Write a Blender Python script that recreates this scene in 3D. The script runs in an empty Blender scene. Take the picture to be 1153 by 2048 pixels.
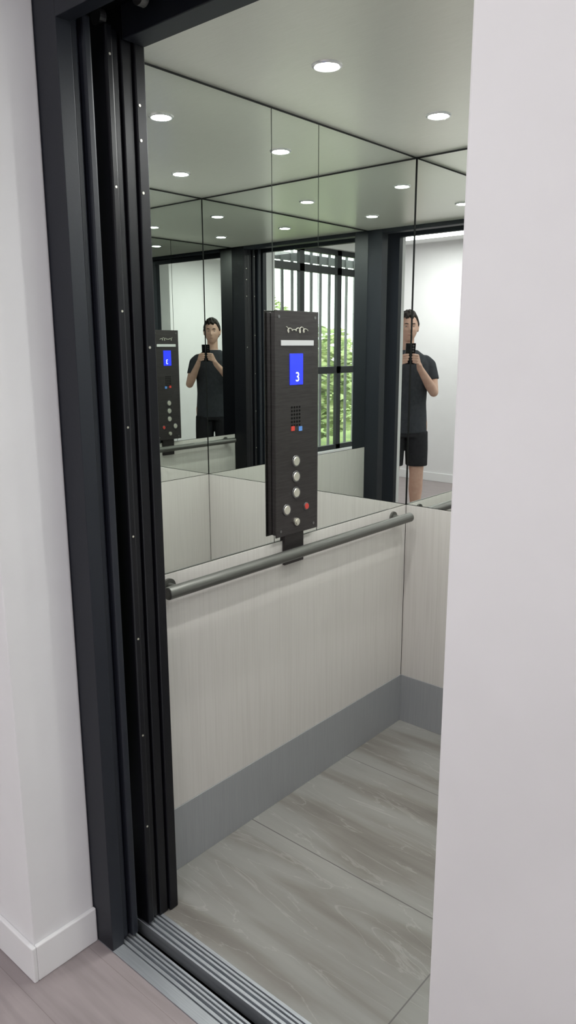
import bpy, bmesh, math, random
from mathutils import Vector, Matrix
random.seed(4)
sc = bpy.context.scene
COL = sc.collection
sc.view_settings.view_transform = 'Standard'

# ------------------------------------------------------------------ materials
def mat(name, col, rough=0.5, metal=0.0, spec=0.5, emit=None, estr=0.0):
    m = bpy.data.materials.new(name); m.use_nodes = True
    b = m.node_tree.nodes['Principled BSDF']
    b.inputs['Base Color'].default_value = (*col, 1)
    b.inputs['Roughness'].default_value = rough
    b.inputs['Metallic'].default_value = metal
    b.inputs['Specular IOR Level'].default_value = spec
    if emit:
        b.inputs['Emission Color'].default_value = (*emit, 1)
        b.inputs['Emission Strength'].default_value = estr
    return m

def N(m, t, **kw):
    n = m.node_tree.nodes.new(t)
    for k, v in kw.items(): setattr(n, k, v)
    return n

def noisy(name, c1, c2, scale=(1,1,1), nscale=5.0, detail=4, rough=0.5, metal=0.0, lo=0.35, hi=0.65, bump=0.0, spec=0.5):
    m = mat(name, c1, rough, metal, spec); nt = m.node_tree; L = nt.links
    b = nt.nodes['Principled BSDF']
    g = N(m, 'ShaderNodeNewGeometry'); mp = N(m, 'ShaderNodeMapping'); mp.inputs['Scale'].default_value = scale
    n = N(m, 'ShaderNodeTexNoise'); n.inputs['Scale'].default_value = nscale; n.inputs['Detail'].default_value = detail
    r = N(m, 'ShaderNodeValToRGB')
    r.color_ramp.elements[0].position = lo; r.color_ramp.elements[0].color = (*c1, 1)
    r.color_ramp.elements[1].position = hi; r.color_ramp.elements[1].color = (*c2, 1)
    L.new(g.outputs['Position'], mp.inputs['Vector']); L.new(mp.outputs[0], n.inputs['Vector'])
    L.new(n.outputs[0], r.inputs[0]); L.new(r.outputs[0], b.inputs['Base Color'])
    if bump > 0:
        bp = N(m, 'ShaderNodeBump'); bp.inputs['Strength'].default_value = bump; bp.inputs['Distance'].default_value = 0.002
        L.new(n.outputs[0], bp.inputs['Height']); L.new(bp.outputs[0], b.inputs['Normal'])
    return m

M_wall = noisy('wall_paint', (0.735,0.722,0.730), (0.75,0.737,0.745), nscale=12, rough=0.7)
M_trim = mat('trim_gloss_white', (0.77,0.76,0.765), 0.4)
M_ceil_room = mat('room_ceiling_white', (0.85,0.85,0.85), 0.8)
M_slate = noisy('slate_powdercoat', (0.0095,0.011,0.0165), (0.011,0.013,0.019), nscale=200, rough=0.45, bump=0.02, spec=0.35)
M_black = mat('black_metal', (0.004,0.004,0.006), 0.35, spec=0.3)
M_void = mat('shaft_black', (0.003,0.003,0.003), 0.9, spec=0.1)
M_alu = noisy('brushed_aluminium', (0.42,0.44,0.47), (0.52,0.54,0.57), scale=(1,60,1), nscale=8, rough=0.38, metal=0.7)
M_kick = noisy('satin_grey_kickplate', (0.29,0.295,0.305), (0.315,0.32,0.33), scale=(60,60,1.5), nscale=5, rough=0.42, metal=0.2)
M_lam = noisy('pale_laminate', (0.49,0.463,0.437), (0.535,0.508,0.482), scale=(55,55,1.2), nscale=3, detail=6, rough=0.38, lo=0.3, hi=0.55)
M_carceil = noisy('satin_champagne_ceiling', (0.80,0.785,0.71), (0.84,0.825,0.75), scale=(3,60,1), nscale=6, rough=0.28, metal=0.4)
M_edge = mat('dark_mirror_backing', (0.02,0.022,0.02), 0.6)
M_rail = noisy('dark_satin_rail', (0.115,0.115,0.105), (0.15,0.15,0.138), scale=(60,1,60), nscale=6, rough=0.40, metal=0.7)
M_mirror = mat('mirror_silver', (0.905,0.94,0.905), 0.0, 1.0)
M_panel = noisy('dark_brushed_panel', (0.030,0.026,0.026), (0.045,0.040,0.040), scale=(1,4,90), nscale=5, rough=0.36, metal=0.5)
M_steel = mat('button_steel', (0.62,0.60,0.52), 0.3, 0.7)
M_dsteel = mat('dark_steel', (0.18,0.18,0.18), 0.3, 0.8)
M_blue = mat('blue_screen', (0.01,0.02,0.6), 0.2, emit=(0.02,0.03,1.0), estr=1.4)
M_glyph = mat('glyph_white', (0.8,0.85,1), 0.3, emit=(0.7,0.8,1), estr=0.9)
M_strip = mat('light_strip', (0.36,0.36,0.36), 0.4)
M_red = mat('red_button', (0.45,0.04,0.03), 0.3)
M_bluep = mat('blue_mark', (0.08,0.2,0.5), 0.3)
M_lens = mat('lamp_lens', (1,1,1), 0.3, emit=(0.93,1.0,0.98), estr=30)
M_ring = mat('lamp_ring', (0.85,0.85,0.85), 0.25, 0.6)
M_frame = mat('black_window_frame', (0.014,0.016,0.020), 0.4)
M_slat = mat('charcoal_batten', (0.13,0.135,0.14), 0.5)
M_skin = noisy('skin', (0.60,0.37,0.285), (0.65,0.42,0.325), nscale=25, rough=0.5)
M_lip = mat('lip', (0.42,0.2,0.17), 0.5)
M_shirt = noisy('charcoal_cotton', (0.026,0.029,0.036), (0.036,0.039,0.048), nscale=40, rough=0.9)
M_shorts = noisy('black_cotton', (0.010,0.010,0.013), (0.016,0.016,0.02), nscale=40, rough=0.9)
M_hair = noisy('dark_hair', (0.014,0.010,0.008), (0.034,0.025,0.020), scale=(1,1,0.3), nscale=120, rough=0.6)
M_white = mat('eye_white', (0.75,0.75,0.75), 0.3)
M_phone = mat('phone_black', (0.01,0.01,0.012), 0.15)
M_sole = mat('shoe_white_rubber', (0.6,0.6,0.6), 0.6)
M_leaf = noisy('leaf_green_hazed', (0.20,0.29,0.09), (0.46,0.52,0.24), nscale=4, rough=0.6)  # greens paled, so outdoor haze is put into the leaf colour
M_bark = noisy('bark', (0.10,0.07,0.05), (0.2,0.15,0.1), scale=(8,8,1), nscale=6, rough=0.9)
M_grass = noisy('lawn', (0.14,0.22,0.06), (0.26,0.34,0.10), nscale=3, rough=0.95)

M_glass = bpy.data.materials.new('clear_glass'); M_glass.use_nodes = True
nt = M_glass.node_tree; nt.nodes.clear()
o = nt.nodes.new('ShaderNodeOutputMaterial'); mx = nt.nodes.new('ShaderNodeMixShader'); mx.inputs[0].default_value = 0.05
tr = nt.nodes.new('ShaderNodeBsdfTransparent'); gl = nt.nodes.new('ShaderNodeBsdfGlossy'); gl.inputs['Roughness'].default_value = 0.02
nt.links.new(tr.outputs[0], mx.inputs[1]); nt.links.new(gl.outputs[0], mx.inputs[2]); nt.links.new(mx.outputs[0], o.inputs[0])

def tile_mat():
    m = mat('veined_stone_tile', (0.35,0.34,0.32), 0.25); nt = m.node_tree; L = nt.links
    b = nt.nodes['Principled BSDF']
    g = N(m, 'ShaderNodeNewGeometry')
    mp = N(m, 'ShaderNodeMapping'); mp.inputs['Scale'].default_value = (0.8,5.0,1); mp.inputs['Rotation'].default_value = (0,0,0.10)
    L.new(g.outputs['Position'], mp.inputs['Vector'])
    n = N(m, 'ShaderNodeTexNoise'); n.inputs['Scale'].default_value = 1.5; n.inputs['Detail'].default_value = 8; n.inputs['Distortion'].default_value = 0.4
    L.new(mp.outputs[0], n.inputs['Vector'])
    r = N(m, 'ShaderNodeValToRGB'); e = r.color_ramp.elements
    e[0].position = 0.28; e[0].color = (0.135,0.123,0.110,1)
    e[1].position = 0.72; e[1].color = (0.255,0.248,0.232,1)
    a = r.color_ramp.elements.new(0.43); a.color = (0.185,0.173,0.157,1)
    a = r.color_ramp.elements.new(0.53); a.color = (0.225,0.219,0.204,1)
    L.new(n.outputs[0], r.inputs[0])
    n2 = N(m, 'ShaderNodeTexNoise'); n2.inputs['Scale'].default_value = 2.2; n2.inputs['Detail'].default_value = 6; n2.inputs['Distortion'].default_value = 1.2
    L.new(mp.outputs[0], n2.inputs['Vector'])
    s = N(m, 'ShaderNodeMath', operation='SUBTRACT'); s.inputs[1].default_value = 0.5; L.new(n2.outputs[0], s.inputs[0])
    ab = N(m, 'ShaderNodeMath', operation='ABSOLUTE'); L.new(s.outputs[0], ab.inputs[0])
    r2 = N(m, 'ShaderNodeValToRGB'); r2.color_ramp.elements[0].position = 0.0; r2.color_ramp.elements[0].color = (0.28,0.28,0.28,1)
    r2.color_ramp.elements[1].position = 0.010; r2.color_ramp.elements[1].color = (0,0,0,1)
    L.new(ab.outputs[0], r2.inputs[0])
    mix = N(m, 'ShaderNodeMix', data_type='RGBA'); mix.inputs[7].default_value = (0.38,0.37,0.35,1)
    L.new(r2.outputs[0], mix.inputs[0]); L.new(r.outputs[0], mix.inputs[6])
    sp = N(m, 'ShaderNodeSeparateXYZ'); L.new(g.outputs['Position'], sp.inputs[0])
    prev = None
    for ax, v, w in (('Y',1.56,0.0018),('Y',2.07,0.0012),('X',-0.755,0.0018)):
        d = N(m, 'ShaderNodeMath', operation='SUBTRACT'); d.inputs[1].default_value = v; L.new(sp.outputs[ax], d.inputs[0])
        aa = N(m, 'ShaderNodeMath', operation='ABSOLUTE'); L.new(d.outputs[0], aa.inputs[0])
        lt = N(m, 'ShaderNodeMath', operation='LESS_THAN'); lt.inputs[1].default_value = w; L.new(aa.outputs[0], lt.inputs[0])
        if prev is None: prev = lt
        else:
            mxx = N(m, 'ShaderNodeMath', operation='MAXIMUM'); L.new(prev.outputs[0], mxx.inputs[0]); L.new(lt.outputs[0], mxx.inputs[1]); prev = mxx
    mix2 = N(m, 'ShaderNodeMix', data_type='RGBA'); mix2.inputs[7].default_value = (0.11,0.105,0.10,1)
    L.new(prev.outputs[0], mix2.inputs[0]); L.new(mix.outputs[2], mix2.inputs[6]); L.new(mix2.outputs[2], b.inputs['Base Color'])
    return m
M_tile = tile_mat()

def wood_mat():
    m = mat('mauve_oak_boards', (0.35,0.28,0.26), 0.45); nt = m.node_tree; L = nt.links
    b = nt.nodes['Principled BSDF']; g = N(m, 'ShaderNodeNewGeometry')
    br = N(m, 'ShaderNodeTexBrick'); br.inputs['Scale'].default_value = 1.0
    br.inputs['Brick Width'].default_value = 1.6; br.inputs['Row Height'].default_value = 0.18; br.inputs['Mortar Size'].default_value = 0.0006
    br.inputs['Color1'].default_value = (0.285,0.243,0.244,1); br.inputs['Color2'].default_value = (0.265,0.225,0.227,1); br.inputs['Mortar'].default_value = (0.19,0.155,0.155,1)
    L.new(g.outputs['Position'], br.inputs['Vector'])
    mp = N(m, 'ShaderNodeMapping'); mp.inputs['Scale'].default_value = (1.5,14,1); L.new(g.outputs['Position'], mp.inputs['Vector'])
    n = N(m, 'ShaderNodeTexNoise'); n.inputs['Scale'].default_value = 3; n.inputs['Detail'].default_value = 7; L.new(mp.outputs[0], n.inputs['Vector'])
    mix = N(m, 'ShaderNodeMix', data_type='RGBA', blend_type='OVERLAY'); mix.inputs[0].default_value = 0.3
    L.new(br.outputs[0], mix.inputs[6]); L.new(n.outputs[0], mix.inputs[7]); L.new(mix.outputs[2], b.inputs['Base Color'])
    return m
M_wood = wood_mat()

# ------------------------------------------------------------------ builders
def add_box(bm, a, b):
    m = Matrix.Translation([(a[i]+b[i])/2 for i in range(3)]) @ Matrix.Diagonal([abs(b[i]-a[i]) for i in range(3)]+[1])
    return bmesh.ops.create_cube(bm, size=1, matrix=m)['verts']

def add_cyl(bm, p0, p1, r0, r1=None, seg=24):
    p0, p1 = Vector(p0), Vector(p1); r1 = r0 if r1 is None else r1
    d = p1-p0; q = d.to_track_quat('Z','Y').to_matrix().to_4x4()
    return bmesh.ops.create_cone(bm, cap_ends=True, segments=seg, radius1=r0, radius2=r1, depth=d.length,
                          matrix=Matrix.Translation((p0+p1)/2) @ q)['verts']

def add_sph(bm, c, r, seg=16):
    if not hasattr(r, '__len__'): r = (r,r,r)
    return bmesh.ops.create_uvsphere(bm, u_segments=seg, v_segments=max(8,seg*3//4), radius=1,
                              matrix=Matrix.Translation(c) @ Matrix.Diagonal([*r,1]))['verts']

def finish(name, bm, material, origin=(0,0,0), parent=None, bevel=0, smooth=False, label=None, category=None, kind=None, group=None):
    bmesh.ops.recalc_face_normals(bm, faces=bm.faces)
    bmesh.ops.translate(bm, verts=bm.verts, vec=-Vector(origin))
    me = bpy.data.meshes.new(name); bm.to_mesh(me); bm.free()
    me.materials.append(material)
    ob = bpy.data.objects.new(name, me); COL.objects.link(ob)
    if parent is None: ob.location = origin
    else:
        ob.parent = parent; ob.location = Vector(origin)-Vector(parent['_o'])
    if smooth:
        for p in me.polygons: p.use_smooth = True
        me.set_sharp_from_angle(angle=math.radians(35))
    if bevel:
        md = ob.modifiers.new('Bevel','BEVEL'); md.width = bevel; md.segments = 2; md.limit_method='ANGLE'; md.angle_limit = math.radians(50)
    tag(ob, label, category, kind, group)
    ob['_o'] = tuple(origin)
    return ob

def tag(ob, label=None, category=None, kind=None, group=None):
    if label: ob['label'] = label
    if category: ob['category'] = category
    if kind: ob['kind'] = kind
    if group: ob['group'] = group

def empty(name, loc, label, category, group=None):
    e = bpy.data.objects.new(name, None); e.empty_display_size = 0.05; e.location = loc; COL.objects.link(e)
    e['_o'] = tuple(loc); tag(e, label, category, None, group); return e

def boxes(name, lst, material, **kw):
    bm = bmesh.new()
    for a, b in lst: add_box(bm, a, b)
    if 'origin' not in kw:
        a0, b0 = lst[0]; kw['origin'] = ((a0[0]+b0[0])/2, (a0[1]+b0[1])/2, min(a0[2], b0[2]))
    return finish(name, bm, material, **kw)
S = dict(kind='structure')

XA, XC, YB, ZC = -1.513, -0.405, 2.44, 2.15
YF = 1.148
JL, JR = -1.40, -0.50
ROOM_L, ROOM_R, ROOM_B, ROOM_H = -2.6, 2.1, -2.6, 2.6

# ------------------------------------------------------------------ landing room shell
boxes('floor', [((ROOM_L-0.15,ROOM_B-0.15,-0.12),(ROOM_R+0.15,0.93,0.0))], M_wood, label='mauve-brown timber board landing floor', **S)
boxes('ceiling', [((ROOM_L-0.15,ROOM_B-0.15,ROOM_H),(ROOM_R+0.15,0.93,ROOM_H+0.1))], M_ceil_room, label='plain white landing ceiling', **S)
boxes('wall_front_left', [((ROOM_L,0.76,0),(-1.475,0.93,ROOM_H))], M_wall, bevel=0.003, label='white painted wall with square return beside the lift', **S)
boxes('wall_front_right', [((-0.412,0.76,0),(ROOM_R,0.93,ROOM_H))], M_wall, bevel=0.003, label='white painted wall beside the lift opening', **S)
boxes('wall_front_top', [((-1.475,0.76,2.32),(-0.412,0.93,ROOM_H))], M_wall, label='white painted wall above the lift doorway', **S)
boxes('wall_right', [((ROOM_R,ROOM_B,0),(ROOM_R+0.15,0.93,ROOM_H))], M_wall, label='white painted landing wall', **S)
boxes('wall_back', [((ROOM_L-0.15,ROOM_B-0.15,0),(ROOM_R+0.15,ROOM_B,ROOM_H))], M_wall, label='white painted landing wall', **S)
WY0, WY1, WZ0, WZ1 = -2.0, -0.33, 0.43, 2.46
boxes('wall_left', [((ROOM_L-0.15,WY1,0),(ROOM_L,0.93,ROOM_H)), ((ROOM_L-0.15,ROOM_B,0),(ROOM_L,WY0,ROOM_H)),
                    ((ROOM_L-0.15,WY0,0),(ROOM_L,WY1,WZ0)), ((ROOM_L-0.15,WY0,WZ1),(ROOM_L,WY1,ROOM_H))], M_wall,
      label='white painted landing wall with a tall window', **S)
bh, bt = 0.096, 0.012
boxes('baseboard_front_left', [((ROOM_L,0.76-bt,0),(-1.475+bt,0.7602,bh)), ((-1.4752,0.76,0),(-1.475+bt,0.93,bh))], M_trim, bevel=0.003, label='white square-edged skirting wrapping the wall corner', **S)
boxes('baseboard_front_right', [((-0.412-bt,0.76-bt,0),(ROOM_R,0.7602,bh)), ((-0.412-bt,0.76,0),(-0.4118,0.93,bh))], M_trim, bevel=0.003, label='white square-edged skirting', **S)
boxes('baseboard_left', [((ROOM_L,ROOM_B,0),(ROOM_L+bt,0.748,bh))], M_trim, bevel=0.003, label='white square-edged skirting', **S)
boxes('baseboard_back', [((ROOM_L+bt,ROOM_B,0),(ROOM_R-bt,ROOM_B+bt,bh))], M_trim, bevel=0.003, label='white square-edged skirting', **S)
boxes('baseboard_right', [((ROOM_R-bt,ROOM_B,0),(ROOM_R,0.748,bh))], M_trim, bevel=0.003, label='white square-edged skirting', **S)

fx0, fx1 = ROOM_L-0.09, ROOM_L-0.05
fr = [((fx0,WY0,WZ0),(fx1,WY1,WZ0+0.05)), ((fx0,WY0,WZ1-0.05),(fx1,WY1,WZ1)), ((fx0,WY0,WZ0),(fx1,WY0+0.05,WZ1)), ((fx0,WY1-0.05,WZ0),(fx1,WY1,WZ1)),
      ((fx0,WY0,1.23),(fx1,WY1,1.30)), ((fx0,WY0,2.22),(fx1,WY1,2.29))]
for y in (-0.95,-1.55): fr.append(((fx0,y-0.035,WZ0),(fx1,y+0.035,WZ1)))
win = boxes('window_1', fr, M_frame, label='black aluminium framed window with transom bars', **S)
boxes('glass', [((ROOM_L-0.073,WY0+0.02,WZ0+0.02),(ROOM_L-0.067,WY1-0.02,WZ1-0.02))], M_glass, parent=win)
sl = []
y = WY0-0.6
while y < WY1+0.2:
    sl.append(((ROOM_L-0.392,y,0.1),(ROOM_L-0.378,y+0.036,2.9))); y += 0.155
sl.append(((ROOM_L-0.42,WY0-0.65,2.36),(ROOM_L-0.392,WY1+0.25,2.44))); sl.append(((ROOM_L-0.42,WY0-0.65,0.0),(ROOM_L-0.392,WY1+0.25,0.12)))
boxes('batten_screen', sl, M_slat, origin=(ROOM_L-0.4,(WY0+WY1)/2,0), label='charcoal vertical batten privacy screen outside the window', category='privacy screen')

# outside
boxes('ground', [((-30,-30,-0.5),(ROOM_L-0.2,20,-0.14))], M_grass, label='green lawn outside the window', **S)
def tree(x, y, h, r):
    t = empty('tree', (x,y,-0.14), 'leafy green garden tree outside the window', 'tree', 'garden trees outside')
    bm = bmesh.new(); add_cyl(bm, (x,y,-0.14), (x+0.05,y,h*0.55), 0.09, 0.05, 12)
    add_cyl(bm, (x+0.05,y,h*0.5), (x+0.3*r,y+0.2*r,h*0.8), 0.045, 0.02, 10); add_cyl(bm, (x+0.05,y,h*0.5), (x-0.3*r,y-0.25*r,h*0.8), 0.045, 0.02, 10)
    finish('trunk', bm, M_bark, origin=(x,y,-0.14), parent=t)
    bm = bmesh.new()
    for i in range(2600):
        v = Vector((random.gauss(0,1),random.gauss(0,1),random.gauss(0,1))).normalized()*(random.random()**0.4)
        c = Vector((x+v.x*r, y+v.y*r, h*0.55+v.z*h*0.5))
        q = Matrix.Translation(c) @ Matrix.Rotation(random.uniform(0,6.28),4,'Z') @ Matrix.Rotation(random.uniform(0,3.1),4,'X')
        s = random.uniform(0.04,0.085)
        vs = [bm.verts.new(q @ Vector(p)) for p in ((-s*1.4,0,0),(0,-s*0.6,0.01),(s*1.4,0,0),(0,s*0.6,0.01))]
        bm.faces.new(vs)
    finish('canopy', bm, M_leaf, origin=(x,y,h*0.5), parent=t)
for a in ((-4.3,-2.3,1.35,0.65),(-5.2,-4.2,1.75,1.0),(-7.5,-5.3,2.3,1.15),(-7.0,-2.6,2.0,1.15),(-4.6,-6.5,1.9,1.0),(-9.8,-7.5,2.7,1.3),(-9.8,-3.8,2.5,1.3)): tree(*a)

# ------------------------------------------------------------------ landing door frame + shaft
df = empty('door_frame', (JL,0.947,0), 'slate-black powder-coated steel lift door frame', 'door frame')
boxes('jamb', [((-1.62,0.9305,0),(JL,0.9655,2.40))], M_slate, parent=df, bevel=0.0015)
boxes('jamb', [((JR,0.9305,0),(-0.28,0.9655,2.40))], M_slate, parent=df, bevel=0.0015)
boxes('header', [((JL,0.9305,2.125),(JR,0.9655,2.40))], M_slate, parent=df, bevel=0.0015)
op = empty('door_operator', (-0.95,1.03,2.16), 'black door track and hanger housing above the doors', 'door track')
boxes('housing', [((-1.85,0.968,2.19),(-0.1,1.0865,2.38))], M_black, parent=op)
for x in (-1.44,-1.30):
    for yy in (1.0,1.062):
        bm = bmesh.new(); add_cyl(bm, (x,yy-0.008,2.172), (x,yy+0.008,2.172), 0.017, seg=20)
        finish('roller', bm, M_dsteel, origin=(x,yy,2.172), parent=op)

def door(ys, edges, label, m):
    d = empty('sliding_door', (-1.6,sum(ys[0])/2,0), label, 'lift door', 'open telescopic lift doors')
    for (y0,y1), ex in zip(ys, edges):
        bm = bmesh.new(); ym = (y0+y1)/2
        add_box(bm, (-1.86,y0,0.006), (ex,y1,2.15))
        finish('door_panel', bm, m, origin=((-1.6,ym,0)), parent=d, bevel=0.005)
    return d
d1 = door([(0.968,0.988),(0.991,1.011)], [-1.410,-1.398], 'slate-black sliding landing door panels stacked open in the jamb', M_slate)
d2 = door([(1.044,1.064),(1.0665,1.0865)], [-1.398,-1.410], 'black sliding car door panels stacked open with sensor dots', M_black)
for k in range(8):
    z = 0.296+0.2565*k
    bm = bmesh.new(); add_cyl(bm, (-1.4,1.054,z), (-1.3970,1.054,z), 0.0026, seg=12)
    finish('sensor_dot', bm, M_steel, origin=(-1.40,1.054,z), parent=d2)

cf = empty('entrance_post', (JL,1.12,0), 'black lift car front posts and header framing the doorway', 'door post')
boxes('post', [((-1.86,1.089,0),(JL-0.006,1.117,2.40)),((-1.86,1.120,0),(JL,YF,2.40))], M_black, parent=cf, bevel=0.003)
boxes('post', [((JR,1.089,0),(-0.10,YF,2.40))], M_slate, parent=cf, bevel=0.002)
boxes('header', [((JL,1.089,2.128),(JR,YF,2.40))], M_slate, parent=cf, bevel=0.002)
for z in (1.50,1.833,1.94,2.01):
    bm = bmesh.new(); add_cyl(bm, (-1.401,1.128,z), (-1.3985,1.128,z), 0.003, seg=12)
    finish('screw', bm, M_steel, origin=(-1.40,1.128,z), parent=cf)

def ridges(name, rs, label, x0, x1):
    bm = bmesh.new()
    y0, y1 = rs[0][0], rs[-1][1]
    add_box(bm, (x0,y0,-0.04), (x1,y1,-0.014))
    for a, b, z in rs: add_box(bm, (x0,a,-0.016), (x1,b,z))
    return finish(name, bm, M_alu, origin=((x0+x1)/2,(y0+y1)/2,-0.04), bevel=0.0006, label=label, category='door sill')
ridges('landing_door_sill', [(0.9305,0.963,0.003),(0.968,0.976,0.001),(0.983,0.988,0.001),(0.993,0.999,0.001),(1.004,1.010,0.001)], 'grooved aluminium landing door sill track', -1.86, -0.1)
ridges('car_door_sill', [(1.043,1.049,0.001),(1.055,1.063,0.001),(1.070,1.076,0.001),(1.081,1.087,0.001),(1.091,1.100,0.001)], 'grooved aluminium car door sill track', -1.86, -0.1)
boxes('floor_shaft', [((-2.0,0.931,-0.30),(-0.05,1.14,-0.25)),((-2.0,1.102,-0.26),(-0.05,1.14,-0.062)),((-2.0,0.931,-0.26),(-0.05,0.95,-0.042))], M_void, label='dark lift shaft gap below the sills', **S)

# ------------------------------------------------------------------ car shell
boxes('floor_car', [((XA-0.004,1.1005,-0.06),(XC+0.004,YB+0.004,0.0))], M_tile, label='grey veined stone tile lift floor', **S)
boxes('ceiling_car', [((XA-0.004,YF,ZC),(XC+0.004,YB+0.004,ZC+0.03))], M_carceil, label='satin champagne metal lift ceiling', **S)
t = 0.006
zc2, MB = ZC+0.03, 0.907
boxes('wall_car_left', [((XA-0.04,YF,0),(XA-t,YB+0.04,zc2))], M_edge, label='lift car side wall behind mirror and laminate', **S)
boxes('wall_car_back', [((XA-t,YB+t,0),(XC+t,YB+0.04,zc2))], M_edge, label='lift car rear wall behind mirror and laminate', **S)
boxes('wall_car_right', [((XC+t,YF,0),(XC+0.04,YB+0.04,zc2))], M_edge, label='lift car side wall behind mirror and laminate', **S)
def lam(a, b, lab='pale vertical-grain laminate lower lining of the lift'):
    boxes('laminate_panel', [(a,b)], M_lam, bevel=0.0008, label=lab, category='wall panel', group='laminate lining panels')
lam((XA-t+0.0002,YF+0.001,0.20),(XA,YB-0.001,MB-0.003))
lam((XA+0.001,YB,0.20),(XC-0.001,YB+t-0.0002,MB-0.003))
lam((XC,YF+0.001,0.20),(XC+t-0.0002,YB-0.001,MB-0.003))
boxes('baseboard_car_left', [((XA-t+0.0002,YF+0.001,0.0002),(XA+0.002,YB+0.001,0.2))], M_kick, bevel=0.0008, label='satin grey metal kick plate', **S)
boxes('baseboard_car_back', [((XA+0.002,YB-0.002,0.0002),(XC-0.002,YB+t-0.0002,0.2))], M_kick, bevel=0.0008, label='satin grey metal kick plate', **S)
boxes('baseboard_car_right', [((XC-0.002,YF+0.001,0.0002),(XC+t-0.0002,YB+0.001,0.2))], M_kick, bevel=0.0008, label='satin grey metal kick plate', **S)
MT = ZC-0.007
def mir(a, b, lab):
    boxes('wall_mirror', [(a,b)], M_mirror, label=lab, category='mirror', group='mirror panels lining the lift')
g = 0.0016
mir((XA-t+0.0002,YF+0.002,MB),(XA,1.678-g,MT),'large frameless mirror panel on the side wall near the doors')
mir((XA-t+0.0002,1.678+g,MB),(XA,1.888-g,MT),'narrow frameless mirror strip behind the control panel')
mir((XA-t+0.0002,1.888+g,MB),(XA,YB-0.003,MT),'large frameless mirror panel on the side wall near the rear corner')
mir((XA+0.004,YB,MB),(XC-0.004,YB+t-0.0002,MT),'large frameless mirror covering the rear wall')
mir((XC,YF+0.002,MB),(XC+t-0.0002,YB-0.003,MT),'large frameless mirror covering the opposite side wall')

# ------------------------------------------------------------------ downlights
LP = [(-1.21,1.54),(-1.21,2.06),(-0.70,1.54),(-0.70,2.06)]
first = None
for i, (x, y) in enumerate(LP):
    e = empty('downlight', (x,y,ZC), 'small round recessed LED downlight glowing white in the lift ceiling', 'downlight', 'lift ceiling downlights')
    if first is None:
        bm = bmesh.new()
        seg = 40; prof = [(0.029,0.0),(0.028,-0.004),(0.031,-0.005),(0.036,-0.003),(0.037,0.0)]
        rings = [[bm.verts.new((x+r*math.cos(2*math.pi*k/seg), y+r*math.sin(2*math.pi*k/seg), ZC+z)) for k in range(seg)] for r, z in prof]
        for a, b in zip(rings, rings[1:]):
            for k in range(seg): bm.faces.new((a[k],a[(k+1)%seg],b[(k+1)%seg],b[k]))
        ring = finish('trim_ring', bm, M_ring, origin=(x,y,ZC), parent=e, smooth=True)
        bm = bmesh.new(); add_cyl(bm, (x,y,ZC-0.0035), (x,y,ZC-0.001), 0.0285, seg=40)
        lens = finish('lens', bm, M_lens, origin=(x,y,ZC), parent=e)
        first = (ring, lens)
    else:
        for p in first:
            c = p.copy(); COL.objects.link(c); c.parent = e
    ld = bpy.data.lights.new('downlight_lamp','AREA'); ld.shape='DISK'; ld.size=0.055; ld.energy=5.2; ld.color=(0.98,1.0,0.98)
    lo = bpy.data.objects.new('bulb', ld); COL.objects.link(lo); lo.parent = e; lo.location = (0,0,-0.0045)

# ------------------------------------------------------------------ handrail
hx, hz, hy0, hy1 = -1.463, 0.871, 1.203, 2.392
hr = empty('handrail', (hx,(hy0+hy1)/2,hz), 'dark satin metal tubular handrail on the lift side wall', 'handrail')
bm = bmesh.new(); add_cyl(bm, (hx,hy0,hz), (hx,hy1,hz), 0.0175, seg=32)
finish('rail', bm, M_rail, origin=(hx,(hy0+hy1)/2,hz), parent=hr, smooth=True, bevel=0.003)
for yy in (hy0+0.045, hy1-0.045):
    bm = bmesh.new(); add_cyl(bm, (XA+0.001,yy,hz), (hx,yy,hz), 0.0105, seg=20); add_cyl(bm, (XA+0.0002,yy,hz), (XA+0.007,yy,hz), 0.022, seg=28)
    finish('bracket', bm, M_rail, origin=(XA,yy,hz), parent=hr, smooth=True)

# ------------------------------------------------------------------ control panel
py0, py1, pz0, pz1, px = 1.662, 1.865, 0.925, 1.605, -1.491
cy = (py0+py1)/2
cp = empty('control_panel', (XA,cy,pz0), 'dark brushed metal lift control panel with blue display and round buttons', 'control panel')
boxes('faceplate', [((XA+0.001,py0+0.006,pz0+0.006),(px-0.004,py1-0.006,pz1-0.006)), ((px-0.004,py0,pz0),(px,py1,pz1))], M_panel, parent=cp, bevel=0.0015)
boxes('lower_cover', [((XA+0.0005,cy-0.048,0.825),(XA+0.010,cy+0.045,pz0+0.012))], M_panel, parent=cp, bevel=0.001)
def P(u, v):
    dx, dy = (u-576)/1500, -(v-1024)/1500
    fhc = 0.9766+0.2148*dy; zz = -0.2148+0.9766*dy
    X = -0.6554*fhc+0.7553*dx; Y = 0.7553*fhc+0.6554*dx
    tt = px/X; return (Y*tt, 1.5+zz*tt)
y_, z_ = P(592,686)
boxes('light_strip', [((px,cy-0.077,z_-0.008),(px+0.003,cy+0.075,z_+0.008))], M_strip, parent=cp, bevel=0.001)
bm = bmesh.new(); y_, z_ = P(590,657)
pts = []
for k in range(121):
    s = k/120; a = s*2*math.pi*5.5
    pts.append((px+0.0012, cy-0.052+0.098*s+0.006*math.sin(a), z_-0.004+0.009*math.cos(a)*(0.55+0.45*math.cos(s*9))))
for p, q in zip(pts, pts[1:]): add_cyl(bm, p, q, 0.0013, seg=6)
finish('emblem', bm, M_steel, origin=(px,cy,z_), parent=cp)
ya, za = P(580,770); yb, zb = P(606,707)
boxes('display', [((px,ya,za),(px+0.002,yb,zb))], M_blue, parent=cp, bevel=0.0008)
ft = bpy.data.curves.new('floor_number','FONT'); ft.body = '3'; ft.size = 0.040; ft.align_x='CENTER'; ft.extrude=0.0003
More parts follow.
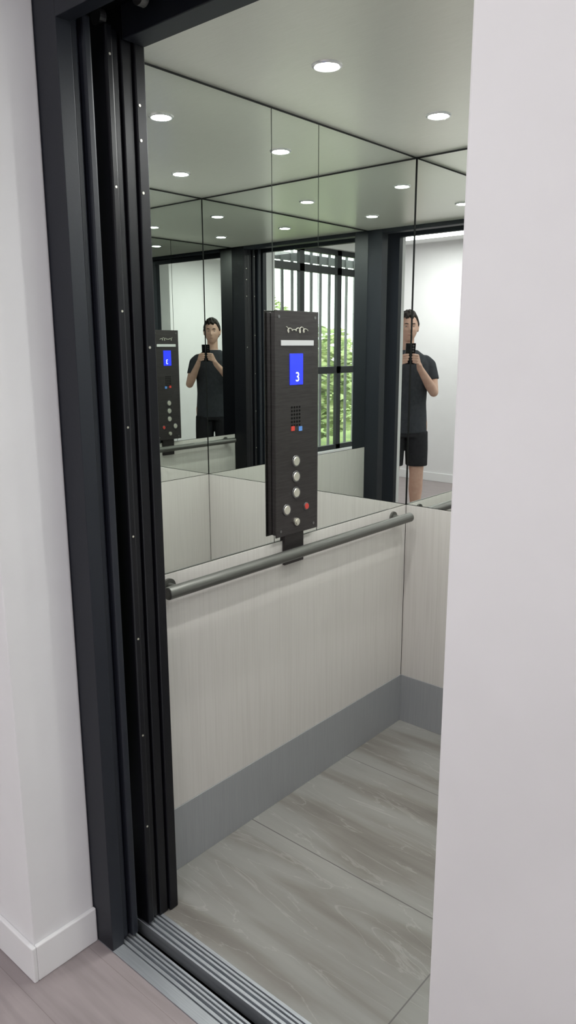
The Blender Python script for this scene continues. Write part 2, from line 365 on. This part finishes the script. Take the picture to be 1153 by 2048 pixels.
fo = bpy.data.objects.new('floor_number', ft); COL.objects.link(fo)
bpy.context.view_layer.update()
fm = bpy.data.meshes.new_from_object(fo.evaluated_get(bpy.context.evaluated_depsgraph_get())); bpy.data.objects.remove(fo)
fm.materials.clear(); fm.materials.append(M_glyph)
fo = bpy.data.objects.new('floor_number', fm); COL.objects.link(fo)
fo.rotation_euler = (math.pi/2,0,math.pi/2); fo.parent = cp; fo.location = Vector((px+0.0025,(ya+yb)/2+0.004,za+0.010))-Vector(cp['_o'])
bm = bmesh.new(); y_, z_ = P(592,832)
for i in range(4):
    for j in range(6):
        add_cyl(bm, (px,y_-0.018+i*0.012,z_-0.028+j*0.011), (px+0.0008,y_-0.018+i*0.012,z_-0.028+j*0.011), 0.0036, seg=10)
finish('speaker_grille', bm, M_void, origin=(px,y_,z_), parent=cp)['kind'] = 'stuff'
y_, z_ = P(586,857); boxes('indicator', [((px,y_-0.008,z_-0.007),(px+0.0015,y_+0.008,z_+0.007))], M_red, parent=cp, label='small red indicator square')
y_, z_ = P(601,857); boxes('indicator', [((px,y_-0.008,z_-0.007),(px+0.0015,y_+0.008,z_+0.007))], M_bluep, parent=cp, label='small blue indicator square')
def button(u, v, r, m1, m2, lab):
    y_, z_ = P(u, v); bm = bmesh.new()
    add_cyl(bm, (px,y_,z_), (px+0.003,y_,z_), r, r*0.94, seg=28)
    bo = finish('button', bm, m1, origin=(px,y_,z_), parent=cp, smooth=True, label=lab)
    bm = bmesh.new(); add_cyl(bm, (px+0.003,y_,z_), (px+0.0048,y_,z_), r*0.76, r*0.70, seg=28)
    finish('cap', bm, m2, origin=(px+0.003,y_,z_), parent=bo, smooth=True)
    return bo
for v in (922,953,985): button(592, v, 0.0185, M_dsteel, M_steel, 'round silver floor button')
button(573,1020,0.0185,M_dsteel,M_steel,'round silver door button')
button(612,1012,0.0125,M_dsteel,M_red,'red alarm button')
y_, z_ = P(592,1043); bm = bmesh.new(); add_cyl(bm, (px,y_,z_), (px+0.006,y_,z_), 0.012, seg=24); add_cyl(bm, (px+0.006,y_,z_), (px+0.009,y_,z_), 0.008, seg=20)
add_box(bm, (px+0.009,y_-0.001,z_-0.006), (px+0.0095,y_+0.001,z_+0.006))
finish('key_switch', bm, M_steel, origin=(px,y_,z_), parent=cp, smooth=True)
for (yy,zz) in ((py0+0.022,pz0+0.018),(py1-0.022,pz0+0.018),(py0+0.018,pz1-0.018),(py1-0.018,pz1-0.018)):
    bm = bmesh.new(); add_cyl(bm, (px,yy,zz), (px+0.0015,yy,zz), 0.0045, seg=14)
    finish('screw', bm, M_dsteel, origin=(px,yy,zz), parent=cp)

# ------------------------------------------------------------------ person (photographer, seen in the mirrors)
th = math.radians(40.95)
fh = Vector((-math.sin(th), math.cos(th), 0)); rr = Vector((math.cos(th), math.sin(th), 0))
CX, LY = 0.03, 0.36
P0 = -(CX*rr + LY*fh)

def chain(bm, pts):
    for (p, r) in pts: add_sph(bm, p, r, 16)
    for (p, r), (q, s) in zip(pts, pts[1:]): add_cyl(bm, p, q, r, s, 18)

def loft(bm, rings, seg=36, power=2.4):
    loops = []
    for (cx, cyy, cz, rx, ry) in rings:
        lp = []
        for k in range(seg):
            a = 2*math.pi*k/seg; c, s = math.cos(a), math.sin(a)
            lp.append(bm.verts.new((cx+rx*math.copysign(abs(c)**(2/power),c), cyy+ry*math.copysign(abs(s)**(2/power),s), cz)))
        loops.append(lp)
    for a, b in zip(loops, loops[1:]):
        for k in range(seg): bm.faces.new((a[k],a[(k+1)%seg],b[(k+1)%seg],b[k]))
    bm.faces.new(list(reversed(loops[0]))); bm.faces.new(loops[-1])

def fused(name, bm, voxel, material, smooth_it=4, parent=None):
    bmesh.ops.recalc_face_normals(bm, faces=bm.faces)
    me = bpy.data.meshes.new(name+'_raw'); bm.to_mesh(me); bm.free()
    ob = bpy.data.objects.new(name+'_raw', me); COL.objects.link(ob)
    r = ob.modifiers.new('R','REMESH'); r.mode='VOXEL'; r.voxel_size = voxel; r.use_smooth_shade = True
    s = ob.modifiers.new('S','SMOOTH'); s.iterations = smooth_it; s.factor = 0.5
    bpy.context.view_layer.update()
    m2 = bpy.data.meshes.new_from_object(ob.evaluated_get(bpy.context.evaluated_depsgraph_get()))
    bpy.data.objects.remove(ob)
    m2.name = name; m2.materials.clear(); m2.materials.append(material)
    for p in m2.polygons: p.use_smooth = True
    o2 = bpy.data.objects.new(name, m2); COL.objects.link(o2)
    if parent is not None: o2.parent = parent
    return o2

HC = Vector((0.0,0.015,1.650)); HS = Vector((0.074,0.095,0.118))
Hrot = Matrix.Rotation(math.radians(-3),4,'X')
def G(v, c, w): return math.exp(-((v-c)/w)**2)
def headpt(v):
    x, y, z = v
    px_, py_, pz_ = x*HS.x, y*HS.y, z*HS.z
    if z < 0:
        k = (-z)**1.3
        px_ *= 1-0.20*k
        py_ *= (1-0.10*k) if y > 0 else (1-0.35*k)
        if y > 0: py_ += 0.020*k
    if y > 0:
        py_ -= 0.008*y**3*max(0,1-abs(z)*1.4)
        py_ += 0.019*G(x,0,0.17)*G(z,-0.20,0.13) + 0.011*G(x,0,0.12)*G(z,-0.03,0.16)
        py_ -= 0.008*G(abs(x),0.40,0.17)*G(z,0.04,0.11)
        py_ += 0.004*G(abs(x),0.36,0.25)*G(z,0.22,0.08)
        py_ += 0.004*G(abs(x),0.55,0.2)*G(z,-0.15,0.18)
        py_ += 0.006*G(x,0,0.26)*G(z,-0.44,0.06) - 0.003*G(x,0,0.3)*G(z,-0.50,0.02) + 0.005*G(x,0,0.23)*G(z,-0.56,0.05)
        py_ += 0.007*G(x,0,0.3)*G(z,-0.82,0.13)
    return HC + (Hrot @ Vector((px_, py_, pz_)))

bm = bmesh.new()
loft(bm, [(0,0,0.86,0.150,0.105),(0,0,0.95,0.160,0.110),(0,0,1.06,0.145,0.098),(0,0,1.18,0.150,0.102),(0,0,1.30,0.165,0.112),(0,0,1.38,0.160,0.102),(0,-0.005,1.43,0.128,0.080),(0,-0.005,1.475,0.066,0.058)])
chain(bm, [((0,-0.01,1.43),0.058),((0,-0.005,1.50),0.052),((0,0.0,1.58),0.051)])
hv = bmesh.ops.create_uvsphere(bm, u_segments=64, v_segments=48, radius=1)['verts']
for v in hv: v.co = headpt(v.co)
for s in (-1,1):
    add_sph(bm, HC+Vector((s*0.076,-0.005,-0.008)), (0.008,0.018,0.031)); add_sph(bm, HC+Vector((s*0.078,-0.012,0.006)), (0.011,0.010,0.018))
    chain(bm, [((s*0.085,0,0.90),0.092),((s*0.092,0.01,0.72),0.078),((s*0.098,0.022,0.50),0.056),((s*0.100,-0.002,0.36),0.056),((s*0.102,-0.012,0.22),0.040),((s*0.104,-0.02,0.09),0.034)])
    chain(bm, [((s*0.104,-0.045,0.045),0.032),((s*0.110,0.06,0.045),0.034),((s*0.116,0.13,0.034),0.027)])
    W = Vector((CX+s*0.088,0.262,1.340)); E = Vector((s*0.218,0.055,1.150)); E.x += CX*0.3
    chain(bm, [((s*0.145,-0.005,1.385),0.050),((s*0.176,0.0,1.350),0.050),((s*0.197,0.025,1.26),0.044),(E,0.037)])
    chain(bm, [(E,0.037),(E.lerp(W,0.3),0.039),(E.lerp(W,0.75),0.029),(W,0.0245)])
    kz = (1.436,1.417,1.398,1.380)
    L_ = (1.0,1.08,1.0,0.82)
    chain(bm, [(W,0.024),(W+Vector((-s*0.012,0.032,0.025)),0.021)])
    for j, z in enumerate(kz):
        K = Vector((CX+s*0.058,0.332-0.004*j,z)); l = L_[j]
        chain(bm, [(W+Vector((-s*0.004,0.006,0.006)),0.016),(W.lerp(K,0.55),0.0125),(K,0.0098)])
        a = K+Vector((-s*0.006,0.018,0.002)); b2 = a+Vector((-s*0.022*l,0.003,0.004)); c2 = b2+Vector((-s*0.014*l,-0.004,0.002))
        chain(bm, [(K,0.0094),(a,0.0086),(b2,0.0079),(c2,0.0070)])
    T0 = W+Vector((-s*0.006,0.012,0.018))
    chain(bm, [(T0,0.017),(Vector((CX+s*0.064,0.300,1.405)),0.0125),(Vector((CX+s*0.044,0.314,1.432)),0.0105),(Vector((CX+s*0.026,0.320,1.450)),0.0088)])
person = fused('person', bm, 0.0042, M_skin, 3)
tag(person, 'standing person in charcoal t-shirt and black shorts raising a phone', 'person')
person.location = P0; person.rotation_euler = (0,0,th)

bm = bmesh.new()
loft(bm, [(0,0,0.83,0.172,0.128),(0,0,0.95,0.168,0.127),(0,0,1.06,0.160,0.119),(0,0,1.18,0.164,0.120),(0,0,1.30,0.176,0.127),(0,0,1.375,0.170,0.116),(0,-0.005,1.43,0.140,0.092),(0,-0.005,1.476,0.078,0.068)])
for s in (-1,1):
    A = Vector((s*0.172,0.0,1.352)); B = Vector((s*0.197,0.025,1.26))
    add_sph(bm, (s*0.140,-0.005,1.378), 0.060); add_sph(bm, A, 0.059)
    add_cyl(bm, (s*0.140,-0.005,1.378), A, 0.060, 0.059); add_cyl(bm, A, B+Vector((0,0,-0.02)), 0.059, 0.058)
shirt = fused('shirt', bm, 0.006, M_shirt, 8, person)
bm = bmesh.new()
loft(bm, [(0,0,0.80,0.165,0.122),(0,0,0.90,0.168,0.122),(0,0,0.99,0.163,0.116)])
for s in (-1,1):
    loft(bm, [(s*0.098,0.012,0.565,0.086,0.093),(s*0.094,0.010,0.70,0.090,0.100),(s*0.088,0.0,0.84,0.092,0.112)])
shorts = fused('shorts', bm, 0.007, M_shorts, 3, person)
for s in (-1,1):
    bm = bmesh.new()
    chain(bm, [((s*0.104,-0.05,0.048),0.040),((s*0.108,0.03,0.050),0.041),((s*0.114,0.10,0.042),0.038),((s*0.118,0.145,0.036),0.030)])
    add_cyl(bm, (s*0.104,-0.022,0.05), (s*0.104,-0.024,0.11), 0.045, 0.043)
    for v in bm.verts: v.co.z = max(v.co.z, 0.012)
    sh = fused('shoe', bm, 0.006, M_shorts, 2, person)
    bm = bmesh.new(); loft(bm, [(s*0.110,0.048,0.0,0.043,0.135),(s*0.110,0.048,0.018,0.044,0.137)])
    me = bpy.data.meshes.new('sole'); bm.to_mesh(me); bm.free(); me.materials.append(M_sole)
    so = bpy.data.objects.new('sole', me); COL.objects.link(so); so.parent = sh
# hair: short, tousled, uneven fringe
bm = bmesh.new()
hv = bmesh.ops.create_uvsphere(bm, u_segments=96, v_segments=72, radius=1)['verts']
def hairline(y):
    P_ = [(-1.0,-0.45),(-0.25,-0.42),(-0.05,-0.05),(0.12,0.00),(0.30,0.10),(0.50,0.46),(0.75,0.62),(1.0,0.60)]
    for (a,va),(b,vb) in zip(P_,P_[1:]):
        if y <= b: return va+(vb-va)*(y-a)/(b-a)
    return 0.60
for v in hv:
    x, y, z = v.co
    rxy = math.hypot(x,y) or 1e-6
    cover = max(0.0, min(1.0, (z-hairline(y/rxy)-0.05*math.sin(11*x+1)-0.03*math.sin(27*x))/0.12+0.5))
    q = headpt(Vector((x,y,z)))-HC
    n = Vector((x/HS.x, y/HS.y, z/HS.z)).normalized()
    th_ = -0.006+cover*(0.013+0.006*max(0,z)+0.0050*math.sin(21*x+9*y)*math.sin(19*y+17*z)+0.012*max(0,y)*max(0,z))
    v.co = HC + q + (Hrot @ n)*th_
hair = fused('hair', bm, 0.003, M_hair, 1, person)
for s in (-1,1):
    e0 = headpt(Vector((s*0.40,0.90,0.05)).normalized())+Vector((0,-0.0090,0))
    bm = bmesh.new(); add_sph(bm, e0, (0.0135,0.0115,0.0085))
    me = bpy.data.meshes.new('eye'); bm.to_mesh(me); bm.free(); me.materials.append(M_white)
    eo = bpy.data.objects.new('eye', me); COL.objects.link(eo); eo.parent = person
    bm = bmesh.new(); add_sph(bm, e0+Vector((0,0.0075,-0.0005)), (0.0055,0.0048,0.0055))
    me = bpy.data.meshes.new('iris'); bm.to_mesh(me); bm.free(); me.materials.append(M_hair)
    io = bpy.data.objects.new('iris', me); COL.objects.link(io); io.parent = eo
    bm = bmesh.new()
    b0 = headpt(Vector((s*0.20,0.92,0.21)).normalized()); b1 = headpt(Vector((s*0.56,0.80,0.22)).normalized()); bmid = headpt(Vector((s*0.4,0.88,0.245)).normalized())
    chain(bm, [(b0,0.003),(bmid,0.0035),(b1,0.002)])
    me = bpy.data.meshes.new('eyebrow'); bm.to_mesh(me); bm.free(); me.materials.append(M_hair)
    bo = bpy.data.objects.new('eyebrow', me); COL.objects.link(bo); bo.parent = person
bm = bmesh.new()
l0 = headpt(Vector((-0.24,0.86,-0.50)).normalized()); l1 = headpt(Vector((0,0.9,-0.50)).normalized()); l2 = headpt(Vector((0.24,0.86,-0.50)).normalized())
chain(bm, [(l0,0.002),(l1+Vector((0,0.0005,0)),0.0042),(l2,0.002)])
me = bpy.data.meshes.new('mouth'); bm.to_mesh(me); bm.free(); me.materials.append(M_lip)
mo = bpy.data.objects.new('mouth', me); COL.objects.link(mo); mo.parent = person

# phone held at the lens position
pitch = math.radians(12.4)
U = math.sin(pitch)*fh + Vector((0,0,math.cos(pitch))); F = math.cos(pitch)*fh - Vector((0,0,math.sin(pitch)))
phc = -U*0.055 - F*0.014
phc = phc + Vector((0,0,1.5))
rotm = Matrix((rr, U, F)).transposed().to_4x4()
bm = bmesh.new(); add_box(bm, (-0.037,-0.078,-0.004), (0.037,0.078,0.004))
me = bpy.data.meshes.new('smartphone'); bm.to_mesh(me); bm.free(); me.materials.append(M_phone)
ph = bpy.data.objects.new('smartphone', me); COL.objects.link(ph); ph.matrix_world = Matrix.Translation(phc) @ rotm
bv = ph.modifiers.new('B','BEVEL'); bv.width = 0.003; bv.segments = 3
tag(ph, 'black smartphone held upright in both hands of the person', 'phone')
for k in range(3):
    bm = bmesh.new(); add_cyl(bm, (-0.02,0.06-0.02*k,0.004), (-0.02,0.06-0.02*k,0.0055), 0.007, seg=20)
    me = bpy.data.meshes.new('camera_lens'); bm.to_mesh(me); bm.free(); me.materials.append(M_dsteel)
    cl = bpy.data.objects.new('camera_lens', me); COL.objects.link(cl); cl.parent = ph

# ------------------------------------------------------------------ added landing fill lights
for i, (x, y, e_) in enumerate(((-0.7,-0.4,15),(1.0,-1.7,36),(-1.5,-1.7,16))):  # fill lamps added to brighten the landing and its mirrored walls
    e = empty('added_fill_light', (x,y,ROOM_H), 'added fill light in a flat housing under the landing ceiling', 'fill light', 'added landing fill lights')
    boxes('housing', [((x-0.42,y-0.42,ROOM_H-0.03),(x+0.42,y+0.42,ROOM_H))], M_ring, parent=e, bevel=0.004)  # housing made up to carry the fill lamp
    ld = bpy.data.lights.new('fill_lamp','AREA'); ld.shape='SQUARE'; ld.size=0.78; ld.energy=e_; ld.color=(0.99,0.98,1.0)
    lo = bpy.data.objects.new('fill_emitter', ld); COL.objects.link(lo); lo.parent = e; lo.location = (0,0,-0.032)

w = bpy.data.worlds.new('World'); sc.world = w; w.use_nodes = True
bg = w.node_tree.nodes['Background']; bg.inputs[0].default_value = (0.93,0.965,1.0,1); bg.inputs[1].default_value = 4.5

# ------------------------------------------------------------------ camera
cam = bpy.data.cameras.new('camera'); co = bpy.data.objects.new('camera', cam); COL.objects.link(co); sc.camera = co
cam.sensor_fit = 'VERTICAL'; cam.sensor_height = 24; cam.lens = 1500/2048*24; cam.clip_start = 0.01
phi = -0.003
r2 = rr*math.cos(phi)+U*math.sin(phi); u2 = U*math.cos(phi)-rr*math.sin(phi)
co.matrix_world = Matrix.Translation((0,0,1.5)) @ Matrix((r2, u2, -F)).transposed().to_4x4()
for ob in bpy.data.objects:
    if '_o' in ob: del ob['_o']
